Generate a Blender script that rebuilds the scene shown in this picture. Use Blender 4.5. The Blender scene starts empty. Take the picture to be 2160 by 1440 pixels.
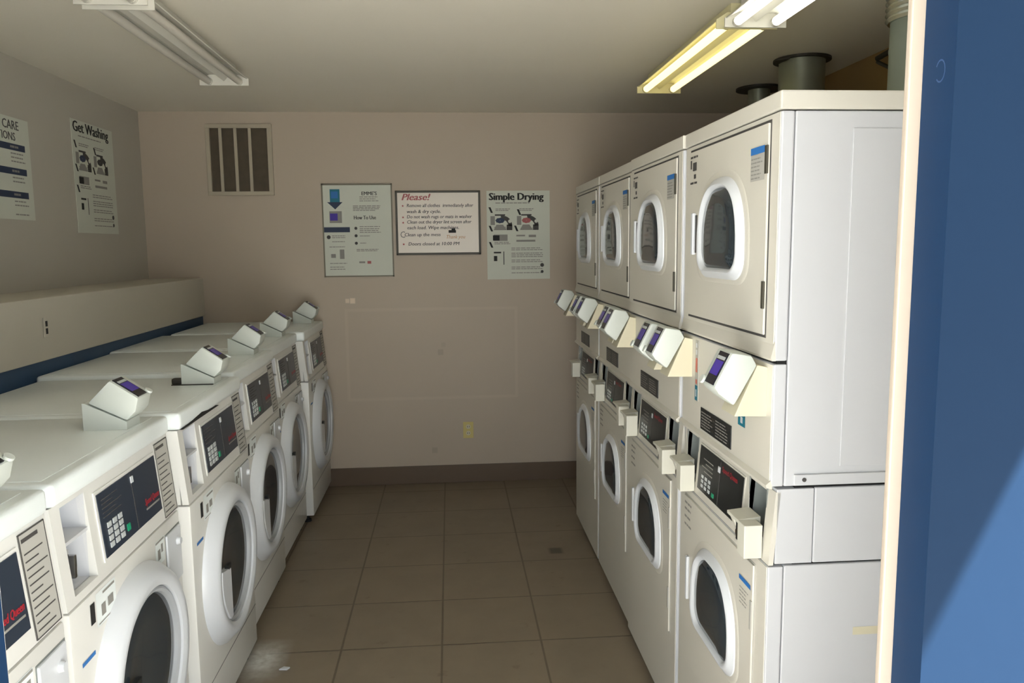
import bpy, bmesh, math, random
from mathutils import Vector, Matrix
random.seed(7)
S = bpy.context.scene
COL = S.collection
PI = math.pi

# ------------------------------------------------------------------ camera
F_PX, PITCH, YAW, ROLL, CAM_H = 1636.0, 0.1221, 0.0787, -0.0105, 1.6529
cy, sy, cp, sp = math.cos(YAW), math.sin(YAW), math.cos(PITCH), math.sin(PITCH)
fwd = Vector((sy*cp, cy*cp, -sp)); rt = Vector((cy, -sy, 0)); up = rt.cross(fwd)
c_, s_ = math.cos(ROLL), math.sin(ROLL)
R_ = c_*rt + s_*up; U_ = c_*up - s_*rt
cd = bpy.data.cameras.new('camera'); cam = bpy.data.objects.new('camera', cd); COL.objects.link(cam)
cam.matrix_world = Matrix(((R_.x, U_.x, -fwd.x, 0), (R_.y, U_.y, -fwd.y, 0), (R_.z, U_.z, -fwd.z, CAM_H), (0, 0, 0, 1)))
cd.sensor_width = 36; cd.lens = F_PX/2160*36; cd.clip_start = 0.05; cd.clip_end = 200
S.camera = cam

# ------------------------------------------------------------------ light and exposure
S.view_settings.view_transform = 'Standard'
S.view_settings.look = 'None'
S.view_settings.gamma = 1
S.view_settings.use_curve_mapping = False
S.view_settings.exposure = 1.08
W = bpy.data.worlds.new('sky'); S.world = W; W.use_nodes = True
bg = W.node_tree.nodes['Background']; bg.inputs[0].default_value = (0.86, 0.93, 1.0, 1); bg.inputs[1].default_value = 2.2
sd = bpy.data.lights.new('sun', 'SUN'); sd.energy = 22; sd.angle = math.radians(0.6); sd.color = (1, 0.975, 0.93)
sun = bpy.data.objects.new('sun', sd); COL.objects.link(sun)
sun.location = (5, -8, 9)
sun.rotation_euler = Vector((-1, 1.9, -2.15)).to_track_quat('-Z', 'Y').to_euler()
# sampling guide at the doorway: adds no light of its own
pd = bpy.data.lights.new('doorway_portal', 'AREA'); pd.shape = 'RECTANGLE'; pd.size = 1.08; pd.size_y = 2.3
pd.cycles.is_portal = True
po = bpy.data.objects.new('doorway_portal', pd); COL.objects.link(po)
po.location = (0.016, 0.87, 1.15); po.rotation_euler = (PI/2, 0, 0)

# ------------------------------------------------------------------ materials
def lin(c):
    return tuple(((v/255)/12.92 if v/255 <= 0.04045 else (((v/255)+0.055)/1.055)**2.4) for v in c)
def mat(name, rgb, rough=0.5, metal=0.0, var=0.04, scale=6.0, bump=0.0, bscale=60, coat=0.0, emit=None, estr=0, spec=0.5):
    m = bpy.data.materials.new(name); m.use_nodes = True
    nt = m.node_tree; b = nt.nodes['Principled BSDF']
    col = lin(rgb)
    tc = nt.nodes.new('ShaderNodeTexCoord'); nz = nt.nodes.new('ShaderNodeTexNoise')
    nz.inputs['Scale'].default_value = scale; nz.inputs['Detail'].default_value = 4
    nt.links.new(tc.outputs['Object'], nz.inputs['Vector'])
    mx = nt.nodes.new('ShaderNodeMix'); mx.data_type = 'RGBA'
    mx.inputs[6].default_value = (*[v*(1-var) for v in col], 1); mx.inputs[7].default_value = (*[min(1, v*(1+var)) for v in col], 1)
    nt.links.new(nz.outputs['Fac'], mx.inputs[0]); nt.links.new(mx.outputs[2], b.inputs['Base Color'])
    b.inputs['Roughness'].default_value = rough; b.inputs['Metallic'].default_value = metal
    b.inputs['Coat Weight'].default_value = coat; b.inputs['Specular IOR Level'].default_value = spec
    if bump:
        n2 = nt.nodes.new('ShaderNodeTexNoise'); n2.inputs['Scale'].default_value = bscale; n2.inputs['Detail'].default_value = 3
        nt.links.new(tc.outputs['Object'], n2.inputs['Vector'])
        bp = nt.nodes.new('ShaderNodeBump'); bp.inputs['Strength'].default_value = bump; bp.inputs['Distance'].default_value = 0.002
        nt.links.new(n2.outputs['Fac'], bp.inputs['Height']); nt.links.new(bp.outputs[0], b.inputs['Normal'])
    if emit:
        b.inputs['Emission Color'].default_value = (*emit, 1); b.inputs['Emission Strength'].default_value = estr
    m['_out'] = 1
    return m
M = {}
M['enamel'] = mat('white_enamel', (217, 216, 210), 0.32, var=0.02, scale=3)
M['lid'] = mat('lid_enamel_skylit', (230, 236, 234), 0.28, var=0.04, scale=5)  # sky light reflected by the lids put into a brighter, cooler enamel
M['enamel_r'] = mat('almond_enamel', (207, 203, 191), 0.36, var=0.02, scale=3)
M['side'] = mat('side_enamel', (196, 197, 199), 0.42, var=0.015, scale=2)
M['ring'] = mat('door_plastic', (208, 211, 214), 0.3, var=0.01)
M['ring_in'] = mat('inner_ring_plastic', (165, 168, 170), 0.3, var=0.03)
M['glass'] = mat('dark_door_glass', (44, 52, 58), 0.08, var=0.25, scale=5, coat=0.4)
M['black'] = mat('black_panel', (44, 52, 64), 0.3, var=0.1, scale=10)
M['black_r'] = mat('black_plate', (28, 30, 30), 0.4, var=0.1, scale=10)
M['dark'] = mat('dark_gap', (22, 21, 20), 0.8)
M['grey'] = mat('grey_plate', (176, 174, 166), 0.5, var=0.03)
M['ink'] = mat('dark_ink', (70, 68, 66), 0.7)
M['inkblack'] = mat('black_ink', (28, 28, 26), 0.7)
M['greyink'] = mat('grey_ink', (140, 138, 132), 0.7)
M['button'] = mat('key_grey', (186, 190, 190), 0.4)
M['green'] = mat('key_green', (30, 150, 110), 0.4)
M['red'] = mat('red_ink', (170, 40, 52), 0.5)
M['redpale'] = mat('faded_red_ink', (168, 92, 92), 0.6)
M['chrome'] = mat('chrome', (190, 190, 192), 0.2, metal=1)
M['cream'] = mat('cream_steel', (208, 201, 174), 0.45, var=0.02)
M['reader'] = mat('reader_white', (200, 205, 197), 0.4, var=0.02)
M['screen'] = mat('reader_screen', (24, 24, 34), 0.25)
M['purple'] = mat('purple_screen', (70, 48, 160), 0.3, var=0.15, scale=20)
M['slotbox'] = mat('coin_box_paint', (204, 202, 188), 0.45, var=0.02)
M['recess'] = mat('recess_grey', (122, 126, 122), 0.5, var=0.05)
M['paper'] = mat('poster_paper', (206, 209, 196), 0.6, var=0.02)
M['board'] = mat('whiteboard', (232, 222, 208), 0.35, var=0.03, scale=2)
M['frame'] = mat('board_frame', (66, 62, 50), 0.5)
M['pframe'] = mat('poster_frame', (120, 115, 98), 0.5)
M['navy'] = mat('navy_ink', (38, 52, 78), 0.6)
M['teal'] = mat('teal_ink', (20, 110, 130), 0.6)
M['blue'] = mat('blue_ink', (40, 110, 180), 0.6)
M['orange'] = mat('orange_ink', (190, 130, 60), 0.6)
M['redlabel'] = mat('orange_red_label', (206, 110, 92), 0.6)
M['fixture'] = mat('fixture_enamel', (215, 212, 200), 0.4, var=0.02)
M['fixture_y'] = mat('fixture_enamel_yellow_lit', (222, 214, 170), 0.4, var=0.02)  # yellow glow of the tubes put into the enamel colour
M['tube_off'] = mat('tube_unlit', (205, 200, 188), 0.3)
M['tube_w'] = mat('tube_lit_white', (250, 250, 245), 0.4, emit=(1.0, 0.99, 0.9), estr=1.4)
M['tube_y'] = mat('tube_lit_yellow', (250, 245, 200), 0.4, emit=(1.0, 0.9, 0.48), estr=0.72)
M['galv'] = mat('galvanised_duct', (150, 154, 140), 0.42, metal=0.7, var=0.12, scale=12)
M['foil'] = mat('foil_sleeve', (210, 212, 205), 0.25, metal=0.9, var=0.1, bump=0.6, bscale=40)
M['ductpaint'] = mat('grey_duct', (128, 136, 124), 0.5, var=0.08)
M['pipe'] = mat('dark_pipe', (42, 38, 30), 0.6)
M['vent'] = mat('vent_paint', (178, 168, 148), 0.55)
M['ventback'] = mat('vent_backing', (84, 74, 60), 0.8, var=0.3, scale=18)
M['ivory'] = mat('ivory_outlet', (206, 190, 120), 0.5)
M['bluewall'] = mat('blue_paint_wall', (7, 25, 44), 0.75, spec=0.08, var=0.06, scale=4, bump=0.5, bscale=14)
M['bluedark'] = mat('blue_paint_frame', (15, 38, 64), 0.6, spec=0.15, var=0.05, scale=4)
M['blueskirt'] = mat('blue_skirt_paint', (52, 78, 108), 0.5, var=0.15, scale=8)
M['jamb'] = mat('jamb_paint', (152, 140, 126), 0.5, var=0.03)
M['tilebase'] = mat('base_tile', (98, 80, 62), 0.5, var=0.1, scale=10)
M['concrete'] = mat('outdoor_concrete', (206, 206, 203), 0.9, var=0.08, scale=2)
M['shadow_canopy'] = mat('shadow_canopy_paint', (200, 196, 188), 0.8)
M['brownstain'] = mat('scuff', (34, 58, 92), 0.6)

def N(nt, typ, **kw):
    n = nt.nodes.new(typ)
    for k, v in kw.items(): setattr(n, k, v)
    return n
def mth(nt, op, a, b=None, c=None):
    n = nt.nodes.new('ShaderNodeMath'); n.operation = op
    for i, v in enumerate((a, b, c)):
        if v is None: continue
        if isinstance(v, (int, float)): n.inputs[i].default_value = v
        else: nt.links.new(v, n.inputs[i])
    return n.outputs[0]
def mixc(nt, fac, a, b):
    n = nt.nodes.new('ShaderNodeMix'); n.data_type = 'RGBA'
    if isinstance(fac, (int, float)): n.inputs[0].default_value = fac
    else: nt.links.new(fac, n.inputs[0])
    for i, v in ((6, a), (7, b)):
        if isinstance(v, tuple): n.inputs[i].default_value = (*v, 1)
        else: nt.links.new(v, n.inputs[i])
    return n.outputs[2]
def sep(nt):
    tc = nt.nodes.new('ShaderNodeTexCoord'); s = nt.nodes.new('ShaderNodeSeparateXYZ'); nt.links.new(tc.outputs['Object'], s.inputs[0])
    return tc, s
def band(nt, v, c, w, soft):   # 1 inside |v-c|<w
    d = mth(nt, 'ABSOLUTE', mth(nt, 'SUBTRACT', v, c))
    mr = nt.nodes.new('ShaderNodeMapRange'); nt.links.new(d, mr.inputs[0])
    mr.inputs[1].default_value = w; mr.inputs[2].default_value = w+soft; mr.inputs[3].default_value = 1; mr.inputs[4].default_value = 0
    return mr.outputs[0]

def wall_mat(name, rgb, back=False):
    m = bpy.data.materials.new(name); m.use_nodes = True; nt = m.node_tree; b = nt.nodes['Principled BSDF']
    tc, s = sep(nt)
    n1 = N(nt, 'ShaderNodeTexNoise'); n1.inputs['Scale'].default_value = 1.3; n1.inputs['Detail'].default_value = 5
    nt.links.new(tc.outputs['Object'], n1.inputs['Vector'])
    c = lin(rgb)
    col = mixc(nt, n1.outputs['Fac'], tuple(v*0.95 for v in c), tuple(v*1.05 for v in c))
    if back:
        inx = band(nt, s.outputs[0], -0.13, 0.585, 0.012); inz = band(nt, s.outputs[2], 0.92, 0.315, 0.012)
        patch = mth(nt, 'MULTIPLY', inx, inz)
        ix2 = band(nt, s.outputs[0], -0.13, 0.565, 0.012); iz2 = band(nt, s.outputs[2], 0.92, 0.295, 0.012)
        edge = mth(nt, 'MULTIPLY', mth(nt, 'SUBTRACT', patch, mth(nt, 'MULTIPLY', ix2, iz2)), 0.35)
        col = mixc(nt, edge, col, tuple(min(1, v*1.22) for v in c))
        for (x, z, r, k, f) in ((-0.70, 1.295, 0.010, 1.6, 0.8), (-0.665, 1.295, 0.014, 1.7, 0.8), (-0.075, 0.93, 0.016, 0.72, 0.5), (-0.055, 0.98, 0.012, 0.72, 0.3), (-0.13, 0.235, 0.016, 0.7, 0.5)):
            mk = mth(nt, 'MULTIPLY', mth(nt, 'MULTIPLY', band(nt, s.outputs[0], x, r, 0.006), band(nt, s.outputs[2], z, r, 0.008)), f)
            col = mixc(nt, mk, col, tuple(min(1, v*k) for v in c))
    nt.links.new(col, b.inputs['Base Color']); b.inputs['Roughness'].default_value = 0.55
    n2 = N(nt, 'ShaderNodeTexNoise'); n2.inputs['Scale'].default_value = 90; nt.links.new(tc.outputs['Object'], n2.inputs['Vector'])
    bp = N(nt, 'ShaderNodeBump'); bp.inputs['Strength'].default_value = 0.15; bp.inputs['Distance'].default_value = 0.002
    nt.links.new(n2.outputs['Fac'], bp.inputs['Height']); nt.links.new(bp.outputs[0], b.inputs['Normal'])
    return m
M['wall_b'] = wall_mat('wall_paint_back', (186, 172, 154), True)
M['wall'] = wall_mat('wall_paint', (186, 181, 169))
M['wall_r'] = wall_mat('wall_right_shaded', (140, 112, 66))  # shade behind the stacks put into a darker wall colour
M['ceil'] = wall_mat('ceiling_paint', (232, 226, 211))
M['ledge'] = wall_mat('ledge_paint', (198, 192, 178))

X0, Y0, T = -0.0632, 3.0827, 0.4162
def floor_mat():
    m = bpy.data.materials.new('floor_tiles'); m.use_nodes = True; nt = m.node_tree; b = nt.nodes['Principled BSDF']
    tc, s = sep(nt)
    gx = mth(nt, 'PINGPONG', mth(nt, 'SUBTRACT', s.outputs[0], X0), T/2)
    gy = mth(nt, 'PINGPONG', mth(nt, 'SUBTRACT', s.outputs[1], Y0), T/2)
    g = mth(nt, 'MINIMUM', gx, gy)
    mr = N(nt, 'ShaderNodeMapRange'); nt.links.new(g, mr.inputs[0]); mr.inputs[1].default_value = 0.0025; mr.inputs[2].default_value = 0.0055
    mr.inputs[3].default_value = 1; mr.inputs[4].default_value = 0
    tid = N(nt, 'ShaderNodeCombineXYZ')
    nt.links.new(mth(nt, 'FLOOR', mth(nt, 'DIVIDE', mth(nt, 'SUBTRACT', s.outputs[0], X0), T)), tid.inputs[0])
    nt.links.new(mth(nt, 'FLOOR', mth(nt, 'DIVIDE', mth(nt, 'SUBTRACT', s.outputs[1], Y0), T)), tid.inputs[1])
    wn = N(nt, 'ShaderNodeTexWhiteNoise'); nt.links.new(tid.outputs[0], wn.inputs['Vector'])
    n1 = N(nt, 'ShaderNodeTexNoise'); n1.inputs['Scale'].default_value = 5; n1.inputs['Detail'].default_value = 7; n1.inputs['Roughness'].default_value = 0.65
    nt.links.new(tc.outputs['Object'], n1.inputs['Vector'])
    c1, c2 = lin((146, 132, 112)), lin((116, 105, 89))
    col = mixc(nt, n1.outputs['Fac'], c1, c2)
    col = mixc(nt, mth(nt, 'MULTIPLY', wn.outputs['Value'], 0.35), col, lin((138, 123, 102)))
    # dirt blotches
    n3 = N(nt, 'ShaderNodeTexNoise'); n3.inputs['Scale'].default_value = 11; n3.inputs['Detail'].default_value = 3; nt.links.new(tc.outputs['Object'], n3.inputs['Vector'])
    mr3 = N(nt, 'ShaderNodeMapRange'); nt.links.new(n3.outputs['Fac'], mr3.inputs[0]); mr3.inputs[1].default_value = 0.66; mr3.inputs[2].default_value = 0.75; mr3.inputs[4].default_value = 0.45
    col = mixc(nt, mr3.outputs[0], col, lin((100, 84, 66)))
    for (x, y, rx, ry, rgb, f) in ((0.546, 4.038, 0.025, 0.03, (70, 58, 46), 0.85),):
        mk = mth(nt, 'MULTIPLY', mth(nt, 'MULTIPLY', band(nt, s.outputs[0], x, rx, 0.02), band(nt, s.outputs[1], y, ry, 0.02)), f)
        col = mixc(nt, mk, col, lin(rgb))
    col = mixc(nt, mth(nt, 'MULTIPLY', mr.outputs[0], 0.8), col, lin((92, 78, 62)))
    # spilled detergent powder by the second washer's foot
    pv = mth(nt, 'MULTIPLY', band(nt, s.outputs[0], -0.79, 0.01, 0.10), band(nt, s.outputs[1], 3.03, 0.02, 0.16))
    n4 = N(nt, 'ShaderNodeTexNoise'); n4.inputs['Scale'].default_value = 26; nt.links.new(tc.outputs['Object'], n4.inputs['Vector'])
    pv = mth(nt, 'MULTIPLY', pv, mth(nt, 'MULTIPLY', n4.outputs['Fac'], 1.9))
    col = mixc(nt, pv, col, lin((214, 214, 208)))
    nt.links.new(col, b.inputs['Base Color']); b.inputs['Roughness'].default_value = 0.42
    bp = N(nt, 'ShaderNodeBump'); bp.inputs['Strength'].default_value = 0.4; bp.inputs['Distance'].default_value = 0.002; bp.invert = True
    nt.links.new(mr.outputs[0], bp.inputs['Height']); nt.links.new(bp.outputs[0], b.inputs['Normal'])
    return m
M['floor'] = floor_mat()

# ------------------------------------------------------------------ mesh helpers
def new(): return bmesh.new()
def link(name, bm, m, parent=None, smooth=False):
    me = bpy.data.meshes.new(name)
    bmesh.ops.recalc_face_normals(bm, faces=bm.faces); bm.to_mesh(me); bm.free()
    ms = m if isinstance(m, (list, tuple)) else [m]
    for k in ms: me.materials.append(M[k])
    if smooth:
        for p in me.polygons: p.use_smooth = True
        try: me.set_sharp_from_angle(angle=math.radians(38))
        except Exception: pass
    o = bpy.data.objects.new(name, me); COL.objects.link(o)
    if parent: o.parent = parent
    return o
def box(bm, x0, x1, y0, y1, z0, z1, bev=0.0, mi=0, seg=2):
    t = bmesh.new()
    v = [t.verts.new((x, y, z)) for x in (x0, x1) for y in (y0, y1) for z in (z0, z1)]
    for f in ((0, 1, 3, 2), (4, 6, 7, 5), (0, 4, 5, 1), (2, 3, 7, 6), (0, 2, 6, 4), (1, 5, 7, 3)): t.faces.new([v[i] for i in f])
    bmesh.ops.recalc_face_normals(t, faces=t.faces)
    if bev: bmesh.ops.bevel(t, geom=t.edges[:], offset=bev, segments=seg, affect='EDGES', profile=0.6)
    merge(bm, t, mi)
def merge(bm, t, mi=0, mx=None):
    mp = {}
    for v in t.verts: mp[v] = bm.verts.new(mx @ v.co if mx else v.co)
    for f in t.faces:
        try:
            g = bm.faces.new([mp[v] for v in f.verts]); g.material_index = mi; g.smooth = f.smooth
        except ValueError: pass
    t.free()
def prism(bm, pts, axis, a, b, bev=0.0, mi=0):
    """polygon pts extruded along axis ('x','y','z'); pts are the other two coordinates in order"""
    def P(p, t):
        return {'x': (t, p[0], p[1]), 'y': (p[0], t, p[1]), 'z': (p[0], p[1], t)}[axis]
    t = bmesh.new()
    A = [t.verts.new(P(p, a)) for p in pts]; B = [t.verts.new(P(p, b)) for p in pts]
    t.faces.new(A); t.faces.new(B[::-1]); n = len(pts)
    for i in range(n): t.faces.new((A[i], B[i], B[(i+1) % n], A[(i+1) % n]))
    bmesh.ops.recalc_face_normals(t, faces=t.faces)
    if bev: bmesh.ops.bevel(t, geom=t.edges[:], offset=bev, segments=2, affect='EDGES', profile=0.6)
    merge(bm, t, mi)
def loft(bm, outline, levels, cap_last=True, cap_first=False, mi=0):
    """outline: list of unit (u,v); levels: (su, sv, du, dv, x); rings in the y,z plane at depth x"""
    rings = []
    for (su, sv, du, dv, x) in levels:
        rings.append([bm.verts.new((x, du+u*su, dv+v*sv)) for u, v in outline])
    n = len(outline)
    for A, B in zip(rings, rings[1:]):
        for i in range(n):
            f = bm.faces.new((A[i], A[(i+1) % n], B[(i+1) % n], B[i])); f.material_index = mi
    if cap_last: bm.faces.new(rings[-1]).material_index = mi
    if cap_first: bm.faces.new(rings[0][::-1]).material_index = mi
def circ(n=72): return [(math.cos(2*PI*i/n), math.sin(2*PI*i/n)) for i in range(n)]
def cyl(bm, c, axis, r, h, n=32, r2=None, mi=0):
    """cylinder from c along axis by h"""
    r2 = r if r2 is None else r2
    ax = {'x': Vector((1, 0, 0)), 'y': Vector((0, 1, 0)), 'z': Vector((0, 0, 1))}[axis] if isinstance(axis, str) else Vector(axis).normalized()
    a = ax.orthogonal().normalized(); b = ax.cross(a); c = Vector(c)
    A = [bm.verts.new(c+r*(math.cos(2*PI*i/n)*a+math.sin(2*PI*i/n)*b)) for i in range(n)]
    B = [bm.verts.new(c+ax*h+r2*(math.cos(2*PI*i/n)*a+math.sin(2*PI*i/n)*b)) for i in range(n)]
    for i in range(n): bm.faces.new((A[i], A[(i+1) % n], B[(i+1) % n], B[i])).material_index = mi
    bm.faces.new(A[::-1]).material_index = mi; bm.faces.new(B).material_index = mi
def tag(o, label=None, cat=None, group=None, kind=None):
    if label: o['label'] = label
    if cat: o['category'] = cat
    if group: o['group'] = group
    if kind: o['kind'] = kind
    return o
def empty(name, loc=(0, 0, 0), rz=0):
    o = bpy.data.objects.new(name, None); o.empty_display_size = 0.1; COL.objects.link(o); o.location = loc; o.rotation_euler = (0, 0, rz); return o
def tree(o, parent=None):
    c = o.copy(); COL.objects.link(c)
    if parent: c.parent = parent
    for ch in [x for x in KIDS.get(o.name, [])]: tree(ch, c)
    return c
KIDS = {}
def refresh():
    KIDS.clear()
    for o in bpy.data.objects:
        if o.parent: KIDS.setdefault(o.parent.name, []).append(o)
def struct(name, bm, m, smooth=False): return tag(link(name, bm, m, None, smooth), kind='structure')
def text(s, size, m, parent, org, right, upv, name='lettering', bold=0.0, sx=1.0, shear=0.0, align='LEFT', depth=0.0006):
    cu = bpy.data.curves.new('t', 'FONT'); cu.body = s; cu.size = size; cu.align_x = align; cu.shear = shear; cu.resolution_u = 2
    t = bpy.data.objects.new('t', cu); COL.objects.link(t); bpy.context.view_layer.update()
    me = bpy.data.meshes.new_from_object(t.evaluated_get(bpy.context.evaluated_depsgraph_get()))
    bpy.data.objects.remove(t); bpy.data.curves.remove(cu)
    rv = Vector(right).normalized(); uv = Vector(upv).normalized(); nv = rv.cross(uv); org = Vector(org)
    for v in me.vertices:
        p = v.co.copy(); v.co = org + rv*(p.x*sx) + uv*p.y + nv*depth
    if bold:
        bb = bmesh.new()
        for dx in (-bold, 0, bold):
            t2 = bmesh.new(); t2.from_mesh(me)
            for v in t2.verts: v.co += rv*dx+nv*(0.0001*dx/bold)
            merge(bb, t2)
        bb.to_mesh(me); bb.free()
    me.materials.clear(); me.materials.append(M[m]); me.name = name
    o = bpy.data.objects.new(name, me); COL.objects.link(o)
    if parent: o.parent = parent
    return o
def lines(bm, org, right, upv, w, ys, th, words=7, mi=0, seed=1, off=0.0008):
    """broken strokes standing in for rows of print too small to read"""
    rnd = random.Random(seed); rv = Vector(right); uv = Vector(upv); nv = rv.cross(uv)*off; org = Vector(org)
    for y in ys:
        ww = w*rnd.uniform(0.75, 1.0); x = 0
        while x < ww:
            l = min(ww-x, w/words*rnd.uniform(0.5, 1.4))
            q = [org+rv*a+uv*b+nv for a, b in ((x, y), (x+l*0.86, y), (x+l*0.86, y+th), (x, y+th))]
            bm.faces.new([bm.verts.new(p) for p in q]).material_index = mi
            x += l
def pr(parent, m, org, right, upv, w, ys, th, words=7, seed=1, off=0.0008, name='fine_print'):
    bb = bmesh.new(); lines(bb, org, right, upv, w, ys, th, words, 0, seed, off); return link(name, bb, m, parent)
def qd(parent, m, name, org, right, upv, x0, x1, y0, y1, off=0.0006):
    bb = bmesh.new(); quad(bb, org, right, upv, x0, x1, y0, y1, off); return link(name, bb, m, parent)
def quad(bm, org, right, upv, x0, x1, y0, y1, off=0.0006, mi=0):
    rv = Vector(right); uv = Vector(upv); nv = rv.cross(uv)*off; org = Vector(org)
    bm.faces.new([bm.verts.new(org+rv*a+uv*b+nv) for a, b in ((x0, y0), (x1, y0), (x1, y1), (x0, y1))]).material_index = mi

# ------------------------------------------------------------------ the room
XW, XR, YB, YF, HC = -1.997, 2.04, 5.35, 0.906, 2.545
b = new(); box(b, XW-0.1, XR+0.1, 0.84, YB+0.1, -0.12, 0); struct('floor', b, 'floor')
b = new(); box(b, XW-0.1, XR+0.1, YF-0.0, YB+0.1, HC, HC+0.1); struct('ceiling', b, 'ceil')
b = new(); box(b, XW-0.1, XR+0.1, YB, YB+0.1, 0, HC); struct('wall_back', b, 'wall_b')
b = new(); box(b, XW-0.1, XW, YF, YB, 0, HC); struct('wall_left', b, 'wall')
b = new(); box(b, XR, XR+0.1, YF, YB, 0, HC); struct('wall_right', b, 'wall_r')
b = new(); box(b, XW+0.005, XR-0.005, YB-0.012, YB, 0, 0.127, 0.003); struct('baseboard_back', b, 'tilebase')
# front wall: blue outside, painted inside, with the doorway
XJL, XJR, ZH, YO = -0.527, 0.559, 2.28, 0.842
b = new()
box(b, -6, XJL, YO, YF-0.004, 0, 3.2); box(b, XJR, 6, YO, YF-0.004, 0, 3.2); box(b, XJL, XJR, YO, YF-0.004, ZH, 3.2)
for f in b.faces:
    if abs(f.calc_center_median().x-XJR) < 1e-4 or abs(f.calc_center_median().x-XJL) < 1e-4: f.material_index = 1
struct('wall_front', b, ['bluewall', 'bluedark'])
b = new(); box(b, XW, XJL-0.002, YF-0.004, YF, 0, HC); box(b, XJR+0.02, XR, YF-0.004, YF, 0, HC); box(b, XJL, XJR, YF-0.004, YF, ZH, HC)
struct('trim_3', b, 'wall')
b = new(); box(b, XJR-0.0165, XJR+0.02, YF-0.0035, YF+0.006, 0, ZH+0.02, 0.002); struct('trim_4', b, 'jamb')
# pipe chase ledge along the left wall
b = new(); box(b, XW, -1.647, YF, YB, 1.211, 1.4646, 0.004); struct('trim_1', b, 'ledge')
b = new(); box(b, XW, -1.662, YF, YB, 0.0, 1.211); struct('trim_2', b, 'blueskirt')
# outside
b = new(); box(b, -14, 14, -22, 0.84, -0.12, -0.02); struct('trim_5', b, 'concrete')
b = new(); box(b, -6, 1.182, -0.95, 0.84, 2.5, 2.66); struct('trim_6', b, 'shadow_canopy')  # unseen canopy, sized to cast the diagonal wall shadow and leave the ground sunlit

# scuff ring on the blue wall
b = new()
for i in range(14):
    a0, a1 = 0.5+i*0.36, 0.5+(i+1)*0.36
    q = [(XJR-0.0004, 0.868+math.cos(a)*r*0.9, 1.845+math.sin(a)*r*1.3) for a, r in ((a0, 0.010), (a1, 0.010), (a1, 0.0085), (a0, 0.0085))]
    b.faces.new([b.verts.new(p) for p in q])
tag(link('scuff_mark', b, 'brownstain'), 'faint pale curled scuff mark high on the blue door frame', 'scuff mark')

# ------------------------------------------------------------------ card reader (shared builder)
def reader(parent, wedge, house, y0, y1, wedge_mat, scr_mat='purple', name='card_reader'):
    """wedge/house: x,z polygons; the housing's edge 0-1 is the screen face"""
    b = new(); prism(b, wedge, 'y', y0+0.004, y1-0.004, 0.0015)
    r = link(name, b, wedge_mat, parent)
    b = new(); prism(b, house, 'y', y0, y1, 0.009); link('reader_housing', b, 'reader', r, True)
    p0 = Vector((house[0][0], 0, house[0][1])); p1 = Vector((house[1][0], 0, house[1][1]))
    d = (p1-p0); L = d.length; d.normalize()
    cen = Vector((sum(p[0] for p in house)/len(house), 0, sum(p[1] for p in house)/len(house)))
    nrm = d.cross(Vector((0, 1, 0)));
    if nrm.dot((p0+p1)/2-cen) < 0: nrm = -nrm
    def plate(a, c, ya, yb, t0, t1):
        bb = new(); vs = []
        for t in (t0, t1):
            for (u, y) in ((a, ya), (c, ya), (c, yb), (a, yb)):
                vs.append(bb.verts.new(p0+d*(u*L)+nrm*t+Vector((0, y, 0))))
        for f in ((0, 1, 2, 3), (7, 6, 5, 4), (0, 4, 5, 1), (1, 5, 6, 2), (2, 6, 7, 3), (3, 7, 4, 0)): bb.faces.new([vs[i] for i in f])
        return bb
    w = y1-y0
    s = link('reader_screen', plate(0.06, 0.95, y0+w*0.10, y1-w*0.32, -0.002, 0.0025), 'screen', r)
    link('lit_display', plate(0.30, 0.70, y0+w*0.14, y1-w*0.36, 0.0027, 0.0032), scr_mat, r)
    link('reader_button_strip', plate(0.18, 0.27, y0+w*0.14, y1-w*0.36, 0.0027, 0.0034), 'button', r)
    bb = new(); c = p0+d*(L*0.92)+nrm*0.0; cyl(bb, c+Vector((0, y1-w*0.14, 0)), nrm, 0.011, 0.006, 16); link('reader_knob', bb, 'reader', r, True)
    return r

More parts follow.
